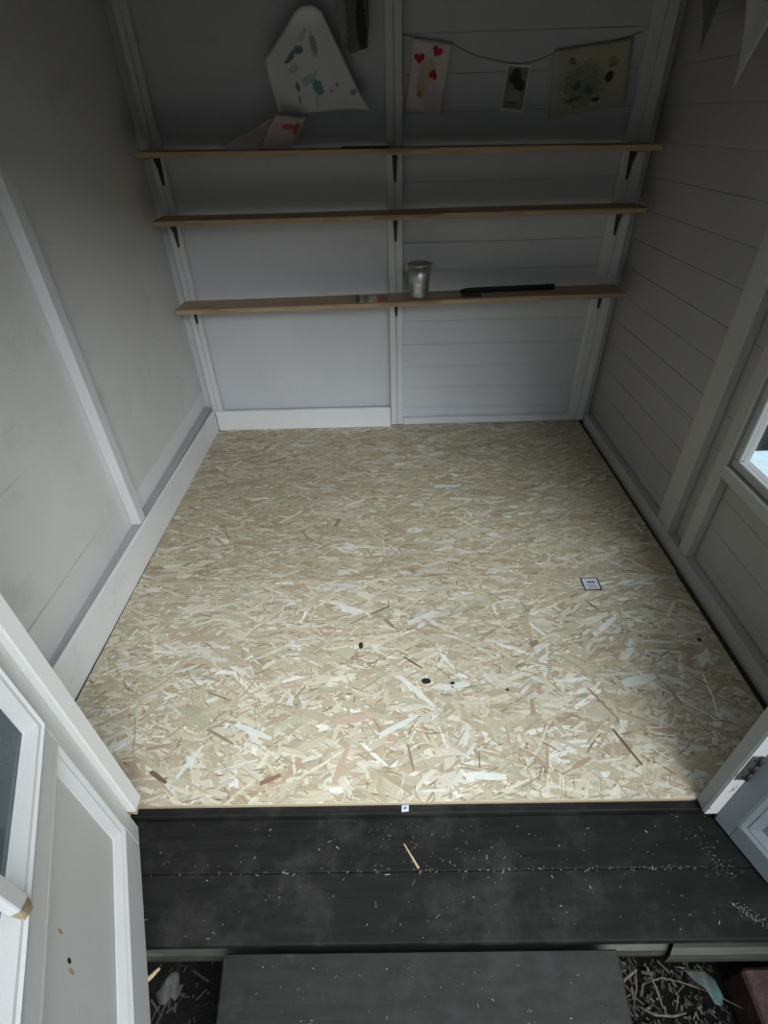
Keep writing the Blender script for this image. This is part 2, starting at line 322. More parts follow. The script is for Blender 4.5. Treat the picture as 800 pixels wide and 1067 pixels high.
def strip(cx, cy, L, w, an, tint, b=None):
    b = b or (board_near if cy < 0.77 else board_far); a = math.radians(an); ca, sa = math.cos(a), math.sin(a)
    pts = [(-L/2, -w*.4), (L*.1, -w/2), (L/2, -w*.25), (L*.48, w*.3), (-L*.1, w/2), (-L*.47, w*.42)]
    flat_piece('strand', [(cx + p * ca - q * sa, cy + p * sa + q * ca) for p, q in pts], 0.0014, 'osb_strand', b, tint)
BR, DB, PK, WH, OR = (0.32, 0.24, 0.155), (0.18, 0.125, 0.08), (0.52, 0.41, 0.325), (0.68, 0.70, 0.645), (0.42, 0.315, 0.22)
for s in [(0.82, 0.222, 0.10, 0.026, 8, PK), (0.80, 0.10, 0.11, 0.016, 72, (0.51, 0.39, 0.29)), (0.464, 0.176, 0.09, 0.009, -28, BR), (1.0, 0.405, 0.072, 0.007, -38, DB),
          (1.378, 0.535, 0.10, 0.018, 82, (0.52, 0.42, 0.27)), (1.386, 0.47, 0.035, 0.022, 30, BR), (1.39, 0.62, 0.06, 0.005, -70, BR), (0.394, 1.604, 0.10, 0.007, 32, DB),
          (1.137, 0.324, 0.055, 0.02, 4, WH), (1.09, 0.318, 0.05, 0.02, -8, WH), (0.98, 0.11, 0.075, 0.007, -80, BR), (1.53, 0.255, 0.12, 0.007, -62, BR), (1.55, 0.13, 0.11, 0.008, -68, DB),
          (1.42, 0.09, 0.06, 0.014, 25, OR), (0.40, 0.11, 0.10, 0.012, 62, WH), (0.43, 0.30, 0.08, 0.006, -20, BR), (0.90, 0.62, 0.075, 0.006, 30, DB), (0.93, 0.56, 0.05, 0.012, -48, BR),
          (0.83, 0.58, 0.07, 0.006, 30, BR), (1.62, 0.62, 0.05, 0.006, -55, DB), (1.82, 0.60, 0.09, 0.006, -25, BR), (0.33, 0.07, 0.06, 0.012, -30, DB), (0.30, 0.15, 0.06, 0.014, 10, OR),
          (0.60, 1.02, 0.09, 0.007, -58, BR), (0.72, 1.10, 0.06, 0.018, 74, BR), (0.96, 1.05, 0.10, 0.018, -30, OR), (1.2, 1.35, 0.12, 0.018, 3, WH), (1.25, 1.25, 0.1, 0.015, -6, WH),
          (0.28, 1.03, 0.08, 0.006, -60, BR), (0.62, 0.06, 0.055, 0.013, 24, (0.28, 0.16, 0.11)), (1.33, 0.25, 0.05, 0.014, 84, OR), (1.66, 0.33, 0.11, 0.03, 14, (0.70, 0.72, 0.66)),
          (1.17, 0.06, 0.10, 0.02, -4, (0.74, 0.77, 0.70)), (1.74, 0.28, 0.07, 0.012, -75, OR), (0.55, 0.19, 0.12, 0.016, -22, WH), (0.95, 0.20, 0.12, 0.016, 28, WH)]: strip(*s)
for cx, cy, rx, ry in [(1.036, 0.339, 0.014, 0.010), (0.838, 0.473, 0.007, 0.013), (1.113, 0.33, 0.007, 0.005), (1.905, 0.47, 0.007, 0.007), (1.27, 0.305, 0.005, 0.004)]:
    flat_piece('knot', [(cx + rx * math.cos(t * .785 + .2) * (1 + .15 * (t % 2)), cy + ry * math.sin(t * .785 + .2)) for t in range(8)], 0.0017, 'knot', board_near)

# ---------------------------------------------------------------- walls: shiplap planks on a dark backing
def seams(z0, top):
    z = z0
    while z > 0.02: z -= PITCH
    L = [-0.02]; z += PITCH if z < 0.02 else 0
    while z < top - 0.02: L.append(z); z += PITCH
    return L + [top]
TOP = 1.93
wall_back = box('wall_back', -0.06, 2.06, 2.000, 2.012, -0.10, TOP, 'backing', bev=0, kind='structure', label='back wall of painted horizontal boards behind the shelves')
zs = seams(0.197, TOP)
for (xa, xb, gap) in ((-0.04, 0.962, 0.0002), (1.018, 2.035, 0.0011)):
    for a, b in zip(zs, zs[1:]):
        g = gap * random.uniform(0.7, 1.3); p = random.uniform(-0.0008, 0.0008) * (0.2 if gap < .001 else 1)
        box('plank', xa, xb, 1.985 + p, 1.999, a + g / 2, b - g / 2, 'paint_back', wall_back, bev=min(0.0014, gap * .7))
for (xa, xb) in ((0.002, 0.028), (0.0295, 0.056), (0.957, 0.989), (0.9905, 1.022), (1.912, 1.957), (1.9585, 2.0)):
    box('stud', xa, xb, 1.95, 1.984, 0.0, TOP, 'paint_stud', wall_back, bev=0.003)
box('bottom_rail', 1.023, 1.911, 1.946, 1.984, 0.0, 0.036, 'paint_stud', wall_back, bev=0.003)
box('bottom_rail', 0.057, 0.956, 1.952, 1.984, 0.0, 0.100, 'paint_rail', wall_back, bev=0.002)

wall_left = box('wall_left', -0.066, -0.054, -0.02, 2.0, -0.10, TOP, 'backing', bev=0, kind='structure', label='left wall of smooth cream painted boards with one upright stud')
zs = seams(0.255, TOP)
for i, (a, b) in enumerate(zip(zs, zs[1:])):
    g0 = 0.00008; top_g = 0.00008
    pr = random.uniform(-0.00012, 0.00012)
    # the paint has split open along two of the joints near the door
    def pl_(ya, yb, ga, gb):
        hexa('plank', [(-0.053, ya, a + ga), (-0.04 + pr, ya, a + ga), (-0.04 + pr, yb, a + gb), (-0.053, yb, a + gb),
                       (-0.053, ya, b - top_g), (-0.04 + pr, ya, b - top_g), (-0.04 + pr, yb, b - top_g), (-0.053, yb, b - top_g)], 'paint_left', wall_left, bev=0.00015)
    if abs(a - 0.255) < 0.01: pl_(-0.02, 0.46, 0.014, 0.0052); pl_(0.46, 0.80, 0.0052, 0.0012); pl_(0.80, 1.984, g0, g0)
    elif abs(a - 0.5985) < 0.01: pl_(-0.02, 0.58, 0.006, 0.0012); pl_(0.58, 1.984, g0, g0)
    else: pl_(-0.02, 1.984, g0, g0)
box('stud', -0.0395, -0.002, 0.950, 0.999, 0.131, TOP, 'paint_stud', wall_left, bev=0.004)
box('stud', -0.0395, -0.002, 0.002, 0.045, 0.131, TOP, 'paint_stud', wall_left, bev=0.004)
box('bottom_rail', -0.0395, -0.004, 0.002, 1.949, -0.02, 0.130, 'paint_rail', wall_left, bev=0.003)

baseboard_left = hexa('baseboard_left', [(-0.003, 0.02, 0), (0.004, 0.02, 0), (0.018, 1.928, 0), (0.002, 1.928, 0), (-0.003, 0.02, 0.153), (0.004, 0.02, 0.153), (0.018, 1.928, 0.116), (0.002, 1.928, 0.116)],
    'paint_kick', bev=0.0015, kind='structure', label='white painted kickboard along the foot of the left wall')
baseboard_back = box('baseboard_back', 0.022, 0.953, 1.930, 1.949, 0.0, 0.110, 'paint_kick', bev=0.0015, kind='structure', label='white painted kickboard along the left half of the back wall')

# right wall has the window opening y 0.25..0.80, z 0.44..1.25
WY0, WY1, WZ0, WZ1 = 0.20, 0.802, 0.440, 1.30
bm = bmesh.new()
for (y0, y1, z0, z1) in ((WY1, 2.0, -0.10, TOP), (-0.02, WY0, -0.10, TOP), (WY0, WY1, -0.10, WZ0), (WY0, WY1, WZ1, TOP)): bm_box(bm, 2.049, 2.061, y0, y1, z0, z1)
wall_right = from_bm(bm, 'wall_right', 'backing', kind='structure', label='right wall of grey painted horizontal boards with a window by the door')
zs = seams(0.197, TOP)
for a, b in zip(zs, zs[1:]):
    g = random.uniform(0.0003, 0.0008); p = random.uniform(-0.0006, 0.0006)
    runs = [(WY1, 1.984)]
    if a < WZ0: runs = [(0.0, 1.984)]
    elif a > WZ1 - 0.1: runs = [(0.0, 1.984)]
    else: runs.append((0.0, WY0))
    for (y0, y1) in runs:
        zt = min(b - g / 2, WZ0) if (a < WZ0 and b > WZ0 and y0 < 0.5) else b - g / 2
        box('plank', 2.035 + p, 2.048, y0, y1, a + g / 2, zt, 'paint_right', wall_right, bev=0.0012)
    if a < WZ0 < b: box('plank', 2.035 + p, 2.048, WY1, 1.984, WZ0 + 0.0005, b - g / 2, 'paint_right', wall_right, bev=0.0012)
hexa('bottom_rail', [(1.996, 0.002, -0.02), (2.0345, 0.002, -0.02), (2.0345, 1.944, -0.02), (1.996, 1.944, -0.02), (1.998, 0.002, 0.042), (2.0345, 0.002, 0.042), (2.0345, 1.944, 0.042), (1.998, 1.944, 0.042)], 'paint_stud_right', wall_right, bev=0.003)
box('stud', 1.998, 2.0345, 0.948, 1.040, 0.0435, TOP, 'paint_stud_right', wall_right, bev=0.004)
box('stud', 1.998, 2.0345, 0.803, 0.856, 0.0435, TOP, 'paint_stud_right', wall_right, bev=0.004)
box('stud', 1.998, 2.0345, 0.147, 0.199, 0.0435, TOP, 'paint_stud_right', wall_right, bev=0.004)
box('sill_rail', 1.992, 2.0345, 0.2005, 0.8015, 0.397, 0.438, 'paint_stud_right', wall_right, bev=0.003)
box('sill_rail', 1.998, 2.0345, 0.2005, 0.8015, WZ1 + .001, WZ1 + 0.04, 'paint_stud_right', wall_right, bev=0.003)

window_1 = empty('window_1', (2.03, 0.5, WZ0), kind='structure', label='small window with a putty grey sash beside the right door')
for a in ((0.205, 0.798, 0.441, 0.470), (0.205, 0.798, 1.262, 1.298)): box('sash_rail', 2.008, 2.044, *a, 'paint_window', window_1, bev=0.003)
for y0, y1 in ((0.770, 0.798), (0.205, 0.235)): box('sash_stile', 2.008, 2.044, y0, y1, 0.4705, 1.2615, 'paint_window', window_1, bev=0.003)
def bead(pts): return hexa('glazing_bead', pts, 'paint_moulding', window_1, bev=0.0006)
bead([(2.022, 0.236, 0.4702), (2.034, 0.236, 0.4702), (2.034, 0.769, 0.4702), (2.022, 0.769, 0.4702), (2.033, 0.236, 0.479), (2.034, 0.236, 0.479), (2.034, 0.769, 0.479), (2.033, 0.769, 0.479)])
bead([(2.022, 0.7698, 0.471), (2.034, 0.7698, 0.471), (2.034, 0.7698, 1.261), (2.022, 0.7698, 1.261), (2.033, 0.761, 0.471), (2.034, 0.761, 0.471), (2.034, 0.761, 1.261), (2.033, 0.761, 1.261)])
box('pane', 2.0345, 2.0375, 0.2352, 0.7698, 0.4702, 1.2618, 'glass_clear', window_1, bev=0)

# front wall each side of the doorway and above it
JL, JR = 0.330, 1.668
LINT = 1.60
bm = bmesh.new()
for (x0, x1, z0, z1) in ((-0.066, JL - 0.042, -0.10, TOP), (JR + 0.042, 2.061, -0.10, TOP), (JL - 0.042, JR + 0.042, LINT + 0.04, TOP)): bm_box(bm, x0, x1, -0.020, -0.001, z0, z1)
wall_front = from_bm(bm, 'wall_front', 'paint_left', kind='structure', label='front wall around the open double doorway')
zs = seams(0.14, TOP)
for a, b in zip(zs, zs[1:]):
    for x0, x1 in ((-0.075, JL - 0.043), (JR + 0.043, 2.07)):
        box('plank', x0, x1, -0.034, -0.0205, a - 0.08 if a < 0 else a + .001, b - .001, 'outer_paint', wall_front, bev=0.0015)
trim_1 = box('trim_1', JL - 0.040, JL, -0.036, 0.0, 0.055, LINT, 'paint_jamb', bev=0.003, kind='structure', label='white painted door post on the left side of the doorway')
trim_2 = box('trim_2', JR, JR + 0.040, -0.034, 0.0, 0.001, LINT, 'paint_jamb_grey', bev=0.003, kind='structure', label='worn grey door post on the right side of the doorway')
trim_3 = box('trim_3', JL - 0.040, JR + 0.040, -0.041, 0.0, LINT + .001, LINT + 0.04, 'paint_jamb', bev=0.003, kind='structure', label='painted head of the door frame')
ceiling = box('ceiling', -0.20, 2.20, -0.25, 2.15, TOP + 0.016, TOP + 0.05, 'backing', bev=0, kind='structure', label='boarded ceiling of the garden room')
for i in range(17): box('plank', -0.06 + i * 0.125, -0.06 + i * 0.125 + 0.123, -0.02, 2.01, TOP + 0.001, TOP + 0.0155, 'ceiling_paint', ceiling, bev=0.001)

# ---------------------------------------------------------------- doors
def door(name, P0, ang, side, u_start, width, po, pz, bar, wall, mould, label):
    """u runs along the leaf from the hinge, v out of its inner face"""
    a = math.radians(ang); d = Vector((math.sin(a), -math.cos(a), 0)); n = Vector((math.cos(a), math.sin(a), 0)) * side
    O = Vector(P0); D = empty(name, O + d * u_start, kind='structure', label=label)
    Pt = lambda u, v, z: O + d * u + n * v + Vector((0, 0, z - O.z))
    def slab(nm, u0, u1, z0, z1, v0, v1, mat, bev=0.002, par=D):
        return hexa(nm, [Pt(u0, v0, z0), Pt(u1, v0, z0), Pt(u1, v1, z0), Pt(u0, v1, z0), Pt(u0, v0, z1), Pt(u1, v0, z1), Pt(u1, v1, z1), Pt(u0, v1, z1)], mat, par, bev)
    uE = u_start + width; T = 0.038; HZ = 1.58; z0 = P0[2]
    ui, uo = u_start + po, uE - po
    slab('stile', u_start, ui, z0, HZ, -T, 0, wall); slab('stile', uo, uE, z0, HZ, -T, 0, wall)
    slab('rail', ui + .0004, uo - .0004, z0, pz[0], -T, 0, wall, 0.001); slab('rail', ui + .0004, uo - .0004, pz[1], pz[2], -T, 0, wall, 0.001); slab('rail', ui + .0004, uo - .0004, HZ - 0.07, HZ, -T, 0, wall, 0.001)
    slab('panel', ui + .0005, uo - .0005, pz[0] + .0005, pz[1] - .0005, -0.030, -0.018, wall, 0)
    def frame(nm, u0, u1, za, zb, w, prof, mat):
        cs = [((u0, za), (u1, za), (0, 1)), ((u1, za), (u1, zb), (-1, 0)), ((u1, zb), (u0, zb), (0, -1)), ((u0, zb), (u0, za), (1, 0))]
        for (p, q, inn) in cs:
            t = ((q[0] - p[0]), (q[1] - p[1])); L = math.hypot(*t); t = (t[0] / L, t[1] / L); rings = []
            for (e, sg) in ((p, 1), (q, -1)):
                rings.append([Pt(e[0] + inn[0] * s * w + t[0] * sg * (s * w + 0.0002), v, e[1] + inn[1] * s * w + t[1] * sg * (s * w + 0.0002)) for s, v in prof])
            loft(nm, rings, mat, D)
    frame('panel_moulding', ui - 0.004, uo + 0.004, pz[0] - 0.004, pz[1] + 0.004, 0.034, [(0, 0.0002), (0.04, 0.0004), (0.20, 0.0004), (0.45, -0.005), (0.55, -0.0045), (1.0, -0.016), (1.0, -0.0178), (0.14, -0.0178), (0.14, 0.0002)], mould)
    frame('glass_moulding', ui - 0.004, uo + 0.004, pz[2] - 0.004, HZ - 0.066, 0.034, [(0, 0.0003), (0.04, 0.004), (0.30, 0.006), (0.40, 0.002), (0.58, 0.001), (1.0, -0.013), (1.0, -0.017), (0.14, -0.017), (0.14, 0.0003)], mould)
    slab('pane', ui + .001, uo - .001, pz[2] + .001, HZ - 0.071, -0.022, -0.0185, 'glass', 0)
    return D, Pt, d, n
D1, Pt1, d1, n1 = door('door_1', (0.300, -0.010, -0.020), 24.1, 1, 0.030, 0.688, 0.046, (0.080, 0.450, 0.512), 0.374, 'paint_door', 'paint_moulding',
    'cream painted half glazed door leaf swung open at the lower left')
# glazing bar with its foot broken off to bare wood
u0, u1 = 0.362, 0.394
hexa('glazing_bar', [Pt1(u0, 0.0065, 0.552), Pt1(u1, 0.0065, 0.572), Pt1(u1 - .004, 0.017, 0.566), Pt1(u0 + .004, 0.017, 0.548), Pt1(u0, -0.017, 1.505), Pt1(u1, -0.017, 1.505), Pt1(u1 - .004, 0.017, 1.505), Pt1(u0 + .004, 0.017, 1.505)], 'paint_moulding', D1, 0.0015)
hexa('broken_end', [Pt1(u0 + .001, 0.0062, 0.508), Pt1(u1 - .008, 0.0062, 0.530), Pt1(u1 - .012, 0.011, 0.532), Pt1(u0 + .005, 0.009, 0.514), Pt1(u0 + .0005, 0.0066, 0.5515), Pt1(u1 - .0005, 0.0066, 0.5715), Pt1(u1 - .0045, 0.0165, 0.5655), Pt1(u0 + .0045, 0.0165, 0.5475)], 'raw_wood', D1, 0.001)
for (u, z, ru, rz) in ((0.372, 0.322, 0.004, 0.007), (0.384, 0.312, 0.004, 0.012), (0.343, 0.360, 0.003, 0.010)):   # old screw hole and two paint chips
    loft('screw_hole' if ru == 0.004 and rz == 0.007 else 'paint_chip', [[Pt1(u + ru * math.cos(t), v, z + rz * math.sin(t)) for t in [i * math.pi / 4 for i in range(8)]] for v in (-0.0179, -0.0174)], 'knot' if rz == 0.007 else 'raw_wood', D1)
D2, Pt2, d2, n2 = door('door_2', (1.696, -0.028, -0.020), 20.3, -1, 0.010, 0.684, 0.042, (0.038, 0.42, 0.48), None, 'paint_door_blue', 'paint_blue_moulding',
    'blue grey door leaf swung wide open at the lower right')
hexa('rough_end', [(JL-.036,-.031,.0405),(JL-.004,-.033,.036),(JL-.004,-.006,.042),(JL-.034,-.004,.044),(JL-.038,-.034,.056),(JL-.002,-.034,.056),(JL-.002,-.002,.056),(JL-.038,-.002,.056)],'raw_wood',trim_1,0.001)
box('worn_strip', JR + 0.002, JR + 0.039, -0.0362, -0.0342, 0.002, 1.59, 'paint_jamb_worn', trim_2, bev=0.0004)
# hinge on the right post: leaf, knuckles, screws
hg = box('hinge_leaf', 1.672, 1.695, -0.0385, -0.0362, 0.175, 0.275, 'hinge_steel', trim_2, bev=0.0005)
for i in range(3): tube('knuckle', [(1.694, -0.0405, 0.180 + i * 0.032), (1.694, -0.0405, 0.208 + i * 0.032)], 0.0045, 'bracket_iron', hg, 10)
for z in (0.19, 0.225, 0.26): tube('screw', [(1.683, -0.0384, z), (1.683, -0.0396, z)], 0.0032, 'black_iron', hg, 8)

# ---------------------------------------------------------------- porch deck
deck = empty('porch_deck', (1.0, -0.13, -0.06), kind='structure', label='dark weathered timber deck boards in front of the doorway')
box('sill_strip', -0.06, 2.10, -0.0205, -0.0008, -0.060, -0.010, 'deck', deck, bev=0.002)
box('deck_board', -0.10, 2.25, -0.1346, -0.0212, -0.060, -0.030, 'deck', deck, bev=0.0012)
box('deck_board', -0.10, 2.25, -0.2630, -0.1354, -0.060, -0.0304, 'deck', deck, bev=0.002)
def beam(x0, x1, sl0, sl1, y1, zt):
    prof = [(-0.20, -0.128), (y1 + .006, -0.128), (y1, -0.122), (y1, zt - 0.022), (y1 + 0.004, zt - 0.008), (y1 + 0.014, zt), (-0.20, zt)]
    loft('fascia_board', [[(x0 + sl0 * (-0.265 - y), y, z) for y, z in prof], [(x1 + sl1 * (-0.265 - y), y, z) for y, z in prof]], 'fascia', deck, smooth=False)
beam(-0.10, 1.512, 0, -0.75, -0.270, -0.088); beam(1.518, 2.25, -0.75, 0, -0.280, -0.078)
# unseen fence added behind the viewer, only to shade the doorway from low sky
for (fx0, fx1, fy, nm) in ((-4.5, 6.5, -4.2, 'added_fence'),):
    fence = empty(nm, (1.0, fy, -0.24), kind='structure', label='tall dark board fence added unseen behind the viewer to block low sky')
    for i in range(6): box('post', fx0 + i * 2.18, fx0 + i * 2.18 + 0.10, fy - 0.14, fy - 0.03, -0.24, 2.0, 'fascia', fence, bev=0.005)
    for i in range(73): box('added_fence_board', fx0 + i * 0.15, fx0 + i * 0.15 + 0.147, fy - 0.02, fy, -0.22, 1.96, 'fascia', fence, bev=0.002)
# ---------------------------------------------------------------- bright slab seen through the window
slab = box('paving_slab', 2.35, 3.5, 1.0, 1.945, -0.24, -0.215, 'slab', bev=0.006, kind='structure', label='pale paving slab on the ground outside the window')

# ================================================================== THINGS
# ---------------------------------------------------------------- step board
th = math.radians(19)
y0, z0 = -0.274, -0.038; Ls = 0.62
yb, zb = y0 - Ls * math.cos(th), z0 - Ls * math.sin(th) 
st = hexa('step_board', [(0.574, y0 - .008, z0 - 0.028), (1.388, y0 - .008, z0 - 0.028), (1.396, yb, zb - 0.028), (0.580, yb, zb - 0.028), (0.574, y0, z0), (1.388, y0, z0), (1.396, yb, zb), (0.580, yb, zb)], 'deck', bev=0.003,
    label='dark weathered timber ramp board sloping down from the deck', cat='step')
rebase(st, (0.98, y0, z0))
# ---------------------------------------------------------------- shelves
def shelf(bl, br, depth, labels, tri):
    yf, yb = 1.948 - depth, 1.9485; t = 0.020
    root = empty('wall_shelf', (1.0, 1.9485, (bl + br) / 2), label=labels, cat='shelf', group='pine shelves on the back wall')
    x0, x1 = 0.003, 1.994
    R = []
    for i in range(25):
        s = i / 24; x = x0 + (x1 - x0) * s; z = bl + (br - bl) * s - 0.003 * math.sin(math.pi * s * 2) * .5
        y = yf + 0.0015 * math.sin(s * 9 + bl * 20)
        c = 0.012 if i in (0, 24) else 0.0015
        R.append([(x, y + c, z), (x, y, z + 0.0015), (x, y, z + t - 0.0015), (x, y + c, z + t), (x, yb, z + t), (x, yb, z)])
    loft('board', R, 'pine', root)
    for xb, ln in zip((0.034, 0.990, 1.945), tri):
        zt = bl + (br - bl) * (xb - x0) / (x1 - x0) - 0.0025
        b = loft('bracket', [[(xb - w, y, z) for y in (1.9465, 1.9495)] + [(xb + w, y, z) for y in (1.9495, 1.9465)] for z, w in ((zt - ln, 0.0035), (zt - ln * .93, 0.0055), (zt - ln * .4, 0.009), (zt, 0.0115))], 'bracket_iron', root)
        loft('rib', [[(xb + sx * 0.003, 1.9462, zt - ln * .6), (xb + sx * 0.004, 1.9462, zt - 0.0022), (xb + sx * 0.004, 1.9462 - depth * .3, zt - 0.0022)] for sx in (-1, 1)], 'bracket_iron', b)
        loft('arm', [[(xb - .0115, 1.946, z), (xb + .0115, 1.946, z), (xb + .009, 1.948 - depth * .8, z), (xb - .009, 1.948 - depth * .8, z)] for z in (zt - 0.0018, zt - .0003)], 'bracket_iron', b)
        for f in (.35, .7): tube('screw', [(xb, 1.9464, zt - ln * f), (xb, 1.9452, zt - ln * f)], 0.003, 'bracket_iron', b, 8)
    return root
shelf(0.652, 0.676, 0.150, 'lowest pine shelf, the one carrying the metal bucket', (0.085, 0.085, 0.085))
shelf(1.001, 1.000, 0.150, 'middle pine shelf, bare between the two others', (0.100, 0.100, 0.100))
shelf(1.231, 1.205, 0.145, 'topmost pine shelf, below the pinned pictures', (0.100, 0.100, 0.100))
# ---------------------------------------------------------------- bucket
SZ = lambda x: 0.652 + 0.024 * (x - 0.003) / 1.991 + 0.0202
bx, by = 1.092, 1.862; bz = SZ(bx) + 0.0015
bk = empty('metal_bucket', (bx, by, bz), label='small galvanised metal bucket standing on the lowest shelf', cat='bucket')
lathe('body', [(0.0, bz + .003), (0.036, bz + .003), (0.041, bz), (0.0425, bz + .004), (0.0415, bz + 0.010), (0.0455, bz + 0.060), (0.0462, bz + 0.063), (0.0462, bz + 0.067), (0.0460, bz + 0.070), (0.0508, bz + 0.134),
               (0.0492, bz + 0.134), (0.0440, bz + 0.068), (0.0400, bz + 0.008), (0.0, bz + 0.008)], bx, by, 'galvanised', bk)
lathe('rim', [(0.0505 + 0.0032 * math.cos(t), bz + 0.1365 + 0.0032 * math.sin(t)) for t in [i * math.pi / 5 for i in range(11)]], bx, by, 'galvanised', bk)
for s in (-1, 1):
    e = box('handle_ear', bx + s * 0.0535, bx + s * 0.0575, by - 0.010, by + 0.010, bz + 0.108, bz + 0.137, 'galvanised', bk, bev=0.001)
    tube('rivet', [(bx + s * 0.0576, by, bz + 0.122), (bx + s * 0.0600, by, bz + 0.122)], 0.004, 'galvanised', e, 8)
tube('bail', [(bx + 0.060 * math.cos(t), by + 0.004 + 0.052 * math.sin(t), bz + 0.124 + 0.014 * math.sin(t)) for t in [math.pi * i / 16 for i in range(17)]], 0.0018, 'galvanised', bk)
# ---------------------------------------------------------------- black bar with hooked end
pz = SZ(1.5) + 0.0120
pts = [(1.362, 1.806, pz - 0.001), (1.335, 1.812, pz), (1.306, 1.823, pz + .002), (1.288, 1.838, pz + .003), (1.284, 1.853, pz + .003), (1.296, 1.866, pz + .003), (1.325, 1.873, pz + .003), (1.40, 1.879, pz + .003), (1.55, 1.889, pz + .003), (1.700, 1.899, pz + .003)]
pb = empty('pry_bar', (1.5, 1.87, SZ(1.5)), label='black metal bar with a hooked end lying on the lowest shelf', cat='bar')
tube('shaft', pts, [0.006, 0.008, 0.0105, 0.0115, 0.0115, 0.0115, 0.0115, 0.0115, 0.0118, 0.0118], 'black_iron', pb, 10)
tube('collar', [(1.664, 1.8966, pz + .003), (1.703, 1.8992, pz + .003)], 0.0125, 'black_iron', pb, 10)
# ---------------------------------------------------------------- packet
kx = 0.884; kz = SZ(kx) + 0.001
pk = empty('seed_packet', (kx, 1.84, kz), label='small crumpled packet with a red end beside the bucket', cat='packet')
bm = bmesh.new(); uvl = bm.loops.layers.uv.new('uv'); nx = 12; top = []; bot = []
for i in range(nx + 1):
    s = i / nx; x = 0.820 + 0.128 * s; hh = 0.004 + 0.014 * math.sin(math.pi * min(1, max(0, s * .9 + .08))) ** .5
    top.append([bm.verts.new((x, 1.802 + 0.070 * t + 0.008 * s, kz + 0.001 + hh * math.sin(math.pi * (t * .84 + .08)) + 0.0015 * math.sin(i * 2.3 + t * 6))) for t in (0, .25, .5, .75, 1)])
    bot.append([bm.verts.new((x, 1.802 + 0.070 * t + 0.008 * s, kz)) for t in (0, 1)])
UVm = {}
for i in range(nx + 1):
    for j, w in enumerate(top[i]): UVm[w] = (i / nx, j / 4)
    for j, w in enumerate(bot[i]): UVm[w] = (i / nx, j)
for i in range(nx):
    for j in range(4): bm.faces.new((top[i][j], top[i + 1][j], top[i + 1][j + 1], top[i][j + 1]))
    bm.faces.new((bot[i][0], bot[i][1], bot[i + 1][1], bot[i + 1][0]))
    bm.faces.new((bot[i][0], bot[i + 1][0], top[i + 1][0], top[i][0])); bm.faces.new((bot[i][1], top[i][4], top[i + 1][4], bot[i + 1][1]))
for i in (0, nx): bm.faces.new([bot[i][0], *top[i], bot[i][1]])
for f in bm.faces:
    for l in f.loops: l[uvl].uv = UVm[l.vert]
from_bm(bm, 'wrapper', 'packet_card', pk)
box('end_flap', 0.812, 0.8195, 1.806, 1.866, kz, kz + 0.019, 'bracket_iron', pk, bev=0.001)
# ---------------------------------------------------------------- black strip on the top shelf
TZ = lambda x: 1.231 - 0.026 * (x - 0.003) / 1.991 + 0.0202
fb = empty('flat_bar', (0.88, 1.82, TZ(.88)), label='thin flat black strip lying on the topmost shelf', cat='bar')
R = [[(x, 1.812, TZ(x) + .0012), (x, 1.850, TZ(x) + .0012), (x, 1.850, TZ(x) + .0062), (x, 1.812, TZ(x) + .0062)] for x in (0.786, 0.80, 0.96, 0.970)]
loft('strip', R, 'black_iron', fb)
for x in (0.81, 0.945): tube('hole_rim', [(x, 1.831, TZ(x) + .0062), (x, 1.831, TZ(x) + .0072)], 0.004, 'bracket_iron', fb, 8)
# ---------------------------------------------------------------- pictures on the back wall
print_mat('splash_print', (0.80, 0.82, 0.83), [(0.33, 0.62, 0.055, 0.045, 20, (0.10, 0.20, 0.25), 0.9, 0.5), (0.24, 0.55, 0.028, 0.09, -38, (0.10, 0.14, 0.17), 0.9, 0.9), (0.48, 0.66, 0.035, 0.13, 10, (0.26, 0.27, 0.31), 0.8, 0.9),
    (0.49, 0.26, 0.055, 0.09, 15, (0.10, 0.30, 0.32), 0.9, 0.7), (0.42, 0.34, 0.10, 0.05, 35, (0.20, 0.36, 0.36), 0.6, 1.2), (0.29, 0.27, 0.022, 0.06, 10, (0.13, 0.18, 0.20), 0.9, 0.6), (0.30, 0.14, 0.015, 0.05, 0, (0.2, 0.26, 0.28), 0.8, 0.6),
    (0.84, 0.20, 0.035, 0.035, 0, (0.28, 0.30, 0.36), 0.9, 0.8), (0.68, 0.28, 0.018, 0.025, 0, (0.3, 0.33, 0.36), 0.8, 0.8), (0.62, 0.22, 0.014, 0.02, 0, (0.3, 0.33, 0.36), 0.8, 0.8), (0.47, 0.12, 0.008, 0.09, 0, (0.3, 0.4, 0.42), 0.6, 0.5), (0.38, 0.75, 0.03, 0.08, -30, (0.36, 0.38, 0.42), 0.5, 1.0), (0.26, 0.44, 0.06, 0.04, 30, (0.42, 0.46, 0.48), 0.6, 1.0)])
def put_splash(a, b):
    y = 1.938 - 0.030 * max(0, (a - 0.80) / 0.09) ** 2 * max(0, 1 - (b - 1.35) / 0.10) - 0.010 * math.sin((a - .5) * 9) ** 2 - 0.018 * max(0, (0.57 - a) / 0.05) ** 2 * .5 - 0.015 * max(0, (b - 1.60) / 0.04)
    return (a, y, b)
w = sheet('splash_painting', [(0.520, 1.512), (0.560, 1.550), (0.648, 1.632), (0.672, 1.643), (0.712, 1.644), (0.738, 1.630), (0.800, 1.518), (0.862, 1.402), (0.898, 1.352), (0.885, 1.357), (0.800, 1.360), (0.640, 1.350), (0.545, 1.356), (0.533, 1.420)], put_splash, 'splash_print', rings=14,
    label='large white sheet splashed with teal and grey paint, corner curling', cat='painting', group='pictures pinned to the back wall'); rebase(w, (0.70, 1.94, 1.36))
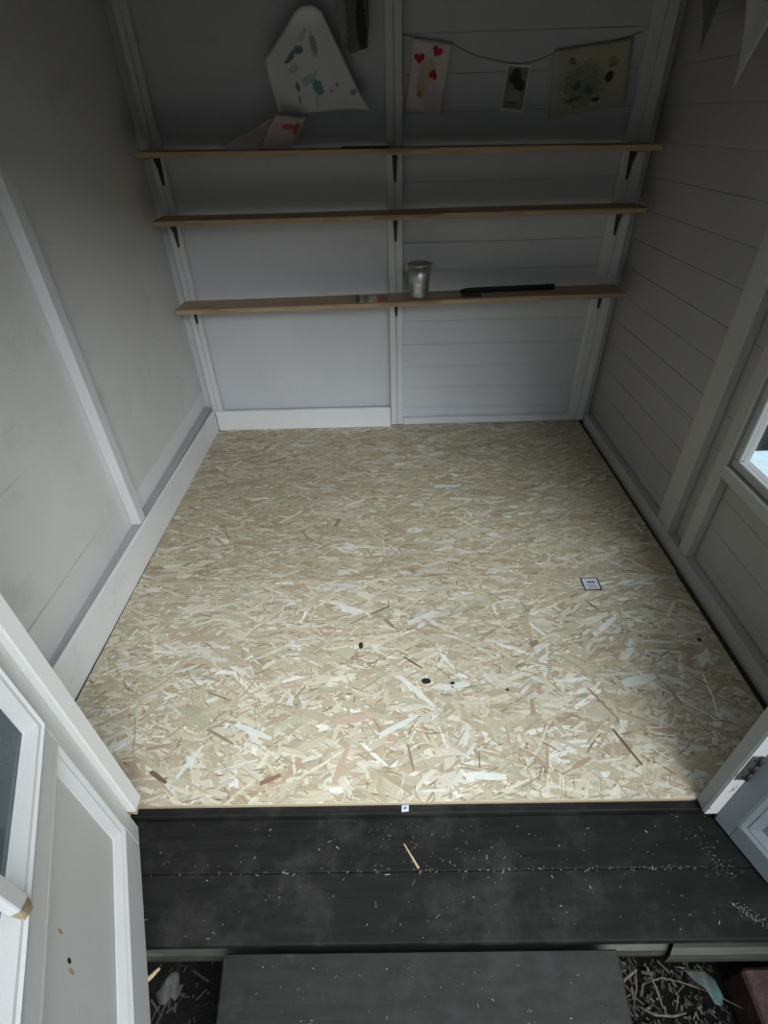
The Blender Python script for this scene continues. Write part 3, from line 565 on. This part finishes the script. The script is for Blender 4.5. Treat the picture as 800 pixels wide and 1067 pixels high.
print_mat('dark_photo_print', (0.14, 0.14, 0.135), [(0.18, 0.45, 0.16, 0.35, 10, (0.33, 0.33, 0.32), 0.8, 1.2), (0.30, 0.85, 0.5, 0.14, 0, (0.30, 0.30, 0.30), 0.8, 1.0), (0.75, 0.35, 0.16, 0.4, 8, (0.018, 0.018, 0.02), 0.95, 0.7)])
w = sheet('dark_photo', [(0.798, 1.545), (0.830, 1.518), (0.895, 1.532), (0.902, 1.60), (0.905, 1.735), (0.785, 1.735), (0.790, 1.62)], lambda a, b: (a, 1.9465 - 0.012 * math.sin((a - .78) * 45) ** 2 * max(0, 1 - (b - 1.5) / .25), b), 'dark_photo_print',
    label='dark crumpled photo print at the top beside the centre stud', cat='photo', group='pictures pinned to the back wall'); rebase(w, (0.85, 1.947, 1.52))
def card(name, corners, y, curl, mat, label, cat, grp='pictures pinned to the back wall'):
    (ax, az), (bx_, bz_), (cx_, cz_), (dx_, dz_) = corners   # tl, tr, br, bl
    def place(u, v):
        x = (dx_ * (1 - u) + cx_ * u) * (1 - v) + (ax * (1 - u) + bx_ * u) * v; z = (dz_ * (1 - u) + cz_ * u) * (1 - v) + (az * (1 - u) + bz_ * u) * v
        return (x, y - curl * ((1 - v) ** 2) - curl * .4 * (u - .5) ** 2, z)
    r = empty(name, place(0.5, 0), label=label, cat=cat, group=grp)
    sheet('sheet', [(0, 0), (1, 0), (1, 1), (0, 1)], place, mat, r)
    return r, place
print_mat('heart_card_print', (0.82, 0.71, 0.73), [(0.42, 0.52, 0.22, 0.30, -25, (0.62, 0.52, 0.34), 0.8, 0.6), (0.35, 0.30, 0.16, 0.14, 10, (0.60, 0.50, 0.32), 0.7, 0.8), (0.33, 0.24, 0.08, 0.06, -25, (0.46, 0.26, 0.08), 0.85, 1.0), (0.75, 0.18, 0.35, 0.22, 0, (0.60, 0.40, 0.46), 0.4, 0.6)])
hc, pl = card('heart_card', [(1.066, 1.561), (1.208, 1.541), (1.172, 1.332), (1.035, 1.359)], 1.978, 0.012, 'heart_card_print', 'pale pink card with three red hearts and a yellow smear', 'card')
def heart(u, v, su, sv, rot):
    pts = []
    for i in range(20):
        t = 2 * math.pi * i / 20; hx = 16 * math.sin(t) ** 3 / 17; hy = (13 * math.cos(t) - 5 * math.cos(2 * t) - 2 * math.cos(3 * t) - math.cos(4 * t)) / 17
        pts.append((u + su * (hx * math.cos(rot) - hy * math.sin(rot)), v + sv * (hx * math.sin(rot) + hy * math.cos(rot))))
    rings = []
    for off in (0.0006, 0.0016): rings.append([Vector(pl(a, b)) + Vector((0, -off, 0)) for a, b in pts])
    loft('heart', rings, 'heart_red', hc)
heart(0.20, 0.73, 0.15, 0.095, 0.15); heart(0.64, 0.86, 0.15, 0.09, -0.35); heart(0.62, 0.54, 0.12, 0.09, 2.9)
print_mat('figure_photo_print', (0.30, 0.30, 0.29), [(0.5, 0.5, 0.44, 0.47, 0, (0.30, 0.30, 0.29), 1, 0.0), (0.45, 0.80, 0.22, 0.16, 10, (0.03, 0.03, 0.035), 0.95, 0.8), (0.60, 0.62, 0.34, 0.16, -15, (0.025, 0.025, 0.03), 0.95, 0.9), (0.28, 0.72, 0.14, 0.12, 0, (0.05, 0.05, 0.05), 0.9, 0.8), (0.45, 0.30, 0.34, 0.16, 0, (0.42, 0.42, 0.42), 0.8, 0.7), (0.45, 0.20, 0.26, 0.04, 0, (0.13, 0.13, 0.13), 0.8, 1.0), (0.8, 0.85, 0.12, 0.1, 0, (0.2, 0.2, 0.2), 0.9, .5)])
ph, pl2 = card('figure_photo', [(1.415, 1.478), (1.505, 1.472), (1.493, 1.331), (1.401, 1.340)], 1.980, 0.010, 'figure_photo_print', 'small black and white photo with a white border', 'photo')
for (a0, a1, b0, b1) in ((0, 0.07, 0, 1), (0.93, 1, 0, 1), (0.07, 0.93, 0, 0.07), (0.07, 0.93, 0.955, 1)):
    rr = [[Vector(pl2(a0, b)) - Vector((0, o_, 0)) for b in [b0 + (b1 - b0) * i / 10 for i in range(11)] for o_ in (0.0006,)] + [Vector(pl2(a1, b0 + (b1 - b0) * i / 10)) - Vector((0, 0.0006, 0)) for i in range(10, -1, -1)]]
    rr.append([p - Vector((0, 0.0006, 0)) for p in rr[0]])
    rr = [[rr[0][i], rr[0][21 - i], rr[1][21 - i], rr[1][i]] for i in range(11)]
    loft('border', rr, 'photo_border', ph)
print_mat('yellow_drawing_print', (0.49, 0.49, 0.38), [(0.42, 0.42, 0.30, 0.36, 0, (0.27, 0.29, 0.23), 0.9, 0.9), (0.34, 0.42, 0.05, 0.10, -20, (0.11, 0.12, 0.11), 0.8, 0.8), (0.50, 0.33, 0.06, 0.09, 30, (0.11, 0.12, 0.11), 0.8, 0.8), (0.40, 0.55, 0.10, 0.03, 20, (0.38, 0.38, 0.30), 0.8, 0.8), (0.30, 0.22, 0.12, 0.04, 10, (0.12, 0.13, 0.12), 0.8, 1.0),
    (0.75, 0.48, 0.06, 0.10, -10, (0.035, 0.036, 0.04), 0.95, 0.5), (0.78, 0.70, 0.07, 0.10, 20, (0.20, 0.21, 0.13), 0.9, 0.7), (0.60, 0.16, 0.06, 0.045, 0, (0.04, 0.04, 0.045), 0.95, 0.4), (0.25, 0.80, 0.05, 0.07, 30, (0.14, 0.15, 0.13), 0.9, 0.7), (0.70, 0.78, 0.22, 0.14, 0, (0.46, 0.46, 0.28), 0.5, 0.6)])
card('yellow_drawing', [(1.582, 1.512), (1.868, 1.540), (1.880, 1.350), (1.596, 1.312)], 1.978, 0.014, 'yellow_drawing_print', 'yellow green paper with a grey crayon drawing near the right corner', 'drawing')
# string the pictures hang along
tube('hanging_string', [(1.025, 1.981, 1.568), (1.10, 1.981, 1.556), (1.20, 1.981, 1.540), (1.30, 1.981, 1.502), (1.40, 1.981, 1.482), (1.47, 1.981, 1.476), (1.53, 1.981, 1.486), (1.60, 1.981, 1.508), (1.73, 1.981, 1.524), (1.82, 1.981, 1.536), (1.90, 1.981, 1.556)], 0.0009, 'string', None, 6,
     label='thin dark string stretched behind the pictures on the right half', cat='string')
# ---------------------------------------------------------------- folded pink paper on the top shelf
print_mat('pink_paper_print', (0.76, 0.62, 0.62), [(0.62, 0.62, 0.16, 0.10, -10, (0.60, 0.13, 0.05), 0.9, 0.8), (0.78, 0.56, 0.07, 0.22, -15, (0.58, 0.12, 0.05), 0.9, 0.8), (0.60, 0.30, 0.10, 0.12, 0, (0.66, 0.58, 0.57), 0.7, 0.6)])
print_mat('pink_plain_print', (0.74, 0.65, 0.66), [(0.6, 0.4, 0.3, 0.3, 0, (0.54, 0.45, 0.46), 0.5, 0.8)])
pp = empty('folded_painting', (0.50, 1.87, 1.245), label='folded pink paper with an orange brush stroke, on the topmost shelf', cat='painting')
FZ = lambda a: TZ(a) + 0.002
sheet('front_leaf', [(0.468, FZ(.468)), (0.592, FZ(.592)), (0.606, 1.272), (0.656, 1.338), (0.540, 1.352), (0.500, 1.300)], lambda a, b: (a, 1.872 + 0.25 * (b - 1.245) - 0.01 * math.sin((a - .47) * 14), b), 'pink_paper_print', pp)
sheet('back_leaf', [(0.322, 1.256), (0.440, FZ(.44)), (0.462, FZ(.46)), (0.512, 1.322), (0.545, 1.350), (0.440, 1.306)], lambda a, b: (a, 1.885 + 0.22 * (b - 1.245) - 0.03 * (0.47 - a) * 3 * max(0, a < .47), b), 'pink_plain_print', pp)
# ---------------------------------------------------------------- bunting by the right wall
bt = empty('bunting', (1.93, 1.35, 1.40), label='string of triangular cloth bunting flags hung along the right wall', cat='bunting')
tube('cord', [(1.95, 1.97, 1.77), (1.935, 1.6, 1.745), (1.93, 1.3, 1.735), (1.935, 0.9, 1.76)], 0.002, 'string', bt, 6)
def flag(yl, yr, tip, zt, mat, amp, hem=False):
    f = sheet('flag', [(yl, zt), (yr, zt + .003), tip], lambda a, b: (1.93 + amp * math.sin((a - tip[0]) * 30 + b * 9), a, b), mat, bt, per=14)
    if hem: tube('hem', [(1.93 + amp * math.sin((yl + (tip[0] - yl) * t - tip[0]) * 30 + (zt + (tip[1] - zt) * t) * 9) - .003, yl + (tip[0] - yl) * t, zt + (tip[1] - zt) * t) for t in (0, .25, .5, .75, 1)], 0.003, 'bunting_hem', f, 6)
flag(1.430, 1.045, (1.303, 1.366), 1.738, 'bunting_pale', 0.006)
flag(1.690, 1.432, (1.578, 1.462), 1.742, 'bunting_dark', 0.010)
flag(1.695, 1.70, (1.713, 1.490), 1.746, 'bunting_hem', 0.002)
# ---------------------------------------------------------------- label stuck on the floor
lb = empty('board_label', (1.646, 0.72, 0.0022), label='small white printed label with a black border stuck on the floor', cat='label')
Q = [(1.6145, 0.690), (1.676, 0.692), (1.678, 0.751), (1.6155, 0.753)]
def lp(u, v): 
    p = [(Q[0][i] * (1 - u) + Q[1][i] * u) * (1 - v) + (Q[3][i] * (1 - u) + Q[2][i] * u) * v for i in (0, 1)]; return p
def patch(nm, u0, u1, v0, v1, z, mat):
    rr = [[(*lp(a, b), zz) for a, b in ((u0, v0), (u1, v0), (u1, v1), (u0, v1))] for zz in (z, z + 0.0003)]
    return loft(nm, rr, mat, lb)
patch('border', 0, 1, 0, 1, 0.0022, 'black_ink'); face = patch('paper', 0.08, 0.92, 0.07, 0.93, 0.0026, 'sticker_paper')
def mark(u0, u1, v0, v1, mat):
    rr = [[(*lp(a, b), zz) for a, b in ((u0, v0), (u1, v0), (u1, v1), (u0, v1))] for zz in (0.0030, 0.0032)]
    loft('printed_mark', rr, mat, face)
for i in range(9): mark(0.32 + i * 0.048, 0.32 + i * 0.048 + (0.034 if i % 3 else 0.044), 0.56, 0.70, 'black_ink')
for r_, n_, st_ in ((0.40, 6, 0.16), (0.30, 5, 0.30), (0.20, 6, 0.22)):
    for i in range(n_): mark(st_ + i * 0.095, st_ + i * 0.095 + 0.07, r_ - 0.03, r_ + 0.02, 'grey_ink')
# ---------------------------------------------------------------- scraps and debris
sc = empty('torn_tag', (0.961, -0.010, -0.010), label='tiny torn white tag with a blue mark on the door sill', cat='tag')
flat_piece('paper', [(0.952, -0.0175), (0.969, -0.0165), (0.970, -0.002), (0.953, -0.0025)], -0.0098, 'sticker_paper', sc)
k = N('blue_ink', 0.6); k.col((0.10, 0.25, 0.45)); flat_piece('mark', [(0.956, -0.012), (0.965, -0.011), (0.966, -0.005), (0.957, -0.006)], -0.0092, 'blue_ink', sc)
R = random.Random(5); V, F, COL = [], [], []
def chip(x, y, z, L, w, an, col):
    s0 = len(V); ca, sa = math.cos(an), math.sin(an)
    for zz in (z, z + 0.0008):
        for px, py in ((-L/2, -w/2), (L/2, -w*.3), (L*.45, w/2), (-L*.4, w*.35)): V.append((x + px*ca - py*sa, y + px*sa + py*ca, zz)); COL.append(col)
    for f in ((3, 2, 1, 0), (4, 5, 6, 7), (0, 1, 5, 4), (1, 2, 6, 5), (2, 3, 7, 6), (3, 0, 4, 7)): F.append(tuple(s0 + i for i in f))
chips = [(0.26, 0.25, 0.23), (0.15, 0.135, 0.11), (0.34, 0.31, 0.25), (0.09, 0.08, 0.07), (0.18, 0.185, 0.185), (0.11, 0.10, 0.09)]
for i in range(560):
    m = R.random()
    if m < 0.30: x, y = 0.40 + 1.30 * R.random() ** .6, -0.135 + R.gauss(0, 0.002)
    elif m < 0.62: x = R.uniform(0.36, 1.70); y = R.uniform(-0.255, -0.02)
    elif m < 0.74: x, y = R.gauss(0.98, 0.10), R.gauss(-0.09, 0.04)
    elif m < 0.87: t = R.random(); x, y = 1.63 + 0.06 * t + R.gauss(0, 0.012), -0.05 - 0.11 * t
    else: t = R.random(); x, y = 1.66 + 0.06 * t + R.gauss(0, 0.008), -0.20 - 0.05 * t
    if not -0.258 < y < -0.024: continue
    chip(x, y, -0.0297, min(0.016, R.lognormvariate(math.log(0.0026), 0.75)), R.uniform(0.0005, 0.002), R.uniform(0, 3.14), R.choice(chips))
for i in range(70):
    x = R.uniform(0.60, 1.37); s = R.uniform(0.02, 0.16); chip(x, y0 - s, z0 - s * math.tan(th) + 0.0012, R.uniform(0.002, 0.006), R.uniform(0.0006, 0.0016), R.uniform(0, 3.14), R.choice(chips))
me = bpy.data.meshes.new('sawdust'); me.from_pydata(V, [], F); me.update(); at = me.color_attributes.new('tint', 'FLOAT_COLOR', 'POINT'); at.data.foreach_set('color', [x for c in COL for x in (*c, 1.0)])
link('sawdust', me, 'flake', label='scattered pale sawdust and wood chips on the dark deck', cat='sawdust', kind='stuff')
# larger splinter on the deck
w = hexa('wood_splinter', [(0.954, -0.080, -0.0298), (0.957, -0.079, -0.0298), (0.990, -0.128, -0.0298), (0.985, -0.131, -0.0298), (0.955, -0.081, -0.0268), (0.957, -0.080, -0.0268), (0.988, -0.128, -0.0272), (0.986, -0.130, -0.0272)], 'raw_wood', bev=0,
    label='long pale splinter lying on the dark deck boards', cat='splinter'); rebase(w, (0.97, -0.105, -0.0298))
# leaf, stick, twigs, red block in the gaps beside the step
lf = empty('withered_leaf', (0.437, -0.325, -0.14), label='withered grey leaf in the dark gap left of the ramp', cat='leaf')
sheet('blade', [(0.452, -0.312), (0.462, -0.312), (0.468, -0.332), (0.480, -0.333), (0.470, -0.352), (0.462, -0.356), (0.455, -0.350), (0.448, -0.364), (0.432, -0.360), (0.420, -0.345), (0.430, -0.335)], lambda a, b: (a, b + 0.025, -0.125 + 0.3 * (b + 0.34) + 0.006 * math.sin(a * 160)), 'dead_leaf', lf, rings=5, per=4)
tube('stalk', [(0.438, -0.335, -0.131), (0.428, -0.347, -0.137), (0.421, -0.359, -0.146)], 0.0012, 'dead_leaf', lf, 6)
tube('snapped_stick', [(0.385, -0.312, -0.112), (0.412, -0.300, -0.098), (0.432, -0.288, -0.083)], [0.006, 0.005, 0.003], 'raw_wood', None, 7, label='short snapped stick of fresh orange wood by the left door', cat='stick')
tw = [([(1.40, -0.345, -.19), (1.425, -0.33, -.16), (1.450, -0.318, -.14)], .004, 'thickest short twig leaning on the deck edge right of the ramp'),
      ([(1.470, -0.315, -.13), (1.482, -0.345, -.15), (1.492, -0.375, -.17)], .0025, 'straight pale twig pointing at the viewer right of the ramp'),
      ([(1.455, -0.312, -.16), (1.452, -0.34, -.18), (1.440, -0.372, -.21)], .002, 'thin twig close along the right edge of the ramp'),
      ([(1.448, -0.365, -.20), (1.478, -0.382, -.19), (1.515, -0.384, -.19), (1.548, -0.378, -.20)], .003, 'curved twig lying across the soil right of the ramp'),
      ([(1.47, -0.335, -.17), (1.505, -0.328, -.16), (1.545, -0.336, -.16), (1.60, -0.350, -.17), (1.67, -0.375, -.19)], .0016, 'long thin root running under the teal leaf'),
      ([(1.462, -0.35, -.2), (1.468, -0.335, -.18), (1.482, -0.327, -.17), (1.50, -0.33, -.17)], .0028, 'small hooked twig beside the ramp'),
      ([(1.53, -0.335, -.19), (1.535, -0.355, -.18), (1.528, -0.375, -.2)], .0022, 'short upright twig between ramp and teal leaf'),
      ([(1.49, -0.395, -.2), (1.50, -0.42, -.2), (1.515, -0.45, -.21)], .003, 'nearest twig at the bottom edge right of the ramp'),
      ([(1.475, -0.388, -.2), (1.478, -0.41, -.2), (1.48, -0.44, -.21)], .0024, 'second nearest twig at the bottom edge right of the ramp')]
for i, (p, r, lab) in enumerate(tw):
    p = [(x, y + 0.030, z) for x, y, z in p]
    o = tube('twig', p, [r, *([r * .85] * (len(p) - 2)), r * .6], 'twig', None, 6, label=lab, cat='twig', group='twigs in the gap right of the ramp'); rebase(o, p[0])
tl = empty('teal_leaf', (1.60, -0.36, -0.17), label='drooping teal and brown leaf in the gap right of the ramp', cat='leaf')
sheet('blade', [(1.545, -0.318), (1.585, -0.322), (1.608, -0.336), (1.614, -0.362), (1.604, -0.376), (1.590, -0.374), (1.580, -0.352), (1.560, -0.335)], lambda a, b: (a, b + 0.030, -0.135 + 0.25 * (b + 0.34) + 0.004 * math.sin(a * 120)), 'teal_leaf', tl, rings=5, per=4)
tube('stalk', [(1.548, -0.2885, -0.130), (1.532, -0.284, -0.14)], 0.0015, 'twig', tl, 6)
rb = hexa('red_brick', [(1.668, -0.288, -0.238), (1.90, -0.284, -0.238), (1.90, -0.55, -0.238), (1.662, -0.55, -0.238), (1.668, -0.288, -0.13), (1.90, -0.284, -0.13), (1.90, -0.55, -0.13), (1.662, -0.55, -0.13)], 'red_paint', bev=0.006,
    label='dull red block on the soil at the lower right corner', cat='block'); rebase(rb, (1.75, -0.43, -0.238))

# rotting bits on the soil in the gaps
V, F, COL = [], [], []
lit = [(0.02, 0.017, 0.014), (0.04, 0.034, 0.028), (0.07, 0.062, 0.052), (0.012, 0.01, 0.009), (0.10, 0.093, 0.082)]
for i in range(900):
    x = R.uniform(1.40, 1.66) if R.random() < .85 else R.uniform(0.33, 0.57); y = R.uniform(-0.56, -0.22)
    chip(x, y, -0.2405 + 0.016 * R.random() ** 2, R.lognormvariate(math.log(0.011), 0.6), R.uniform(0.001, 0.007), R.uniform(0, 3.14), R.choice(lit) if x > 1 else R.choice(lit[:1] + lit[3:4]))
me = bpy.data.meshes.new('leaf_litter'); me.from_pydata(V, [], F); me.update(); at = me.color_attributes.new('tint', 'FLOAT_COLOR', 'POINT'); at.data.foreach_set('color', [x for c in COL for x in (*c, 1.0)])
link('leaf_litter', me, 'flake', label='dark rotting leaf litter and bark bits on the soil beside the ramp', cat='leaf litter', kind='stuff')
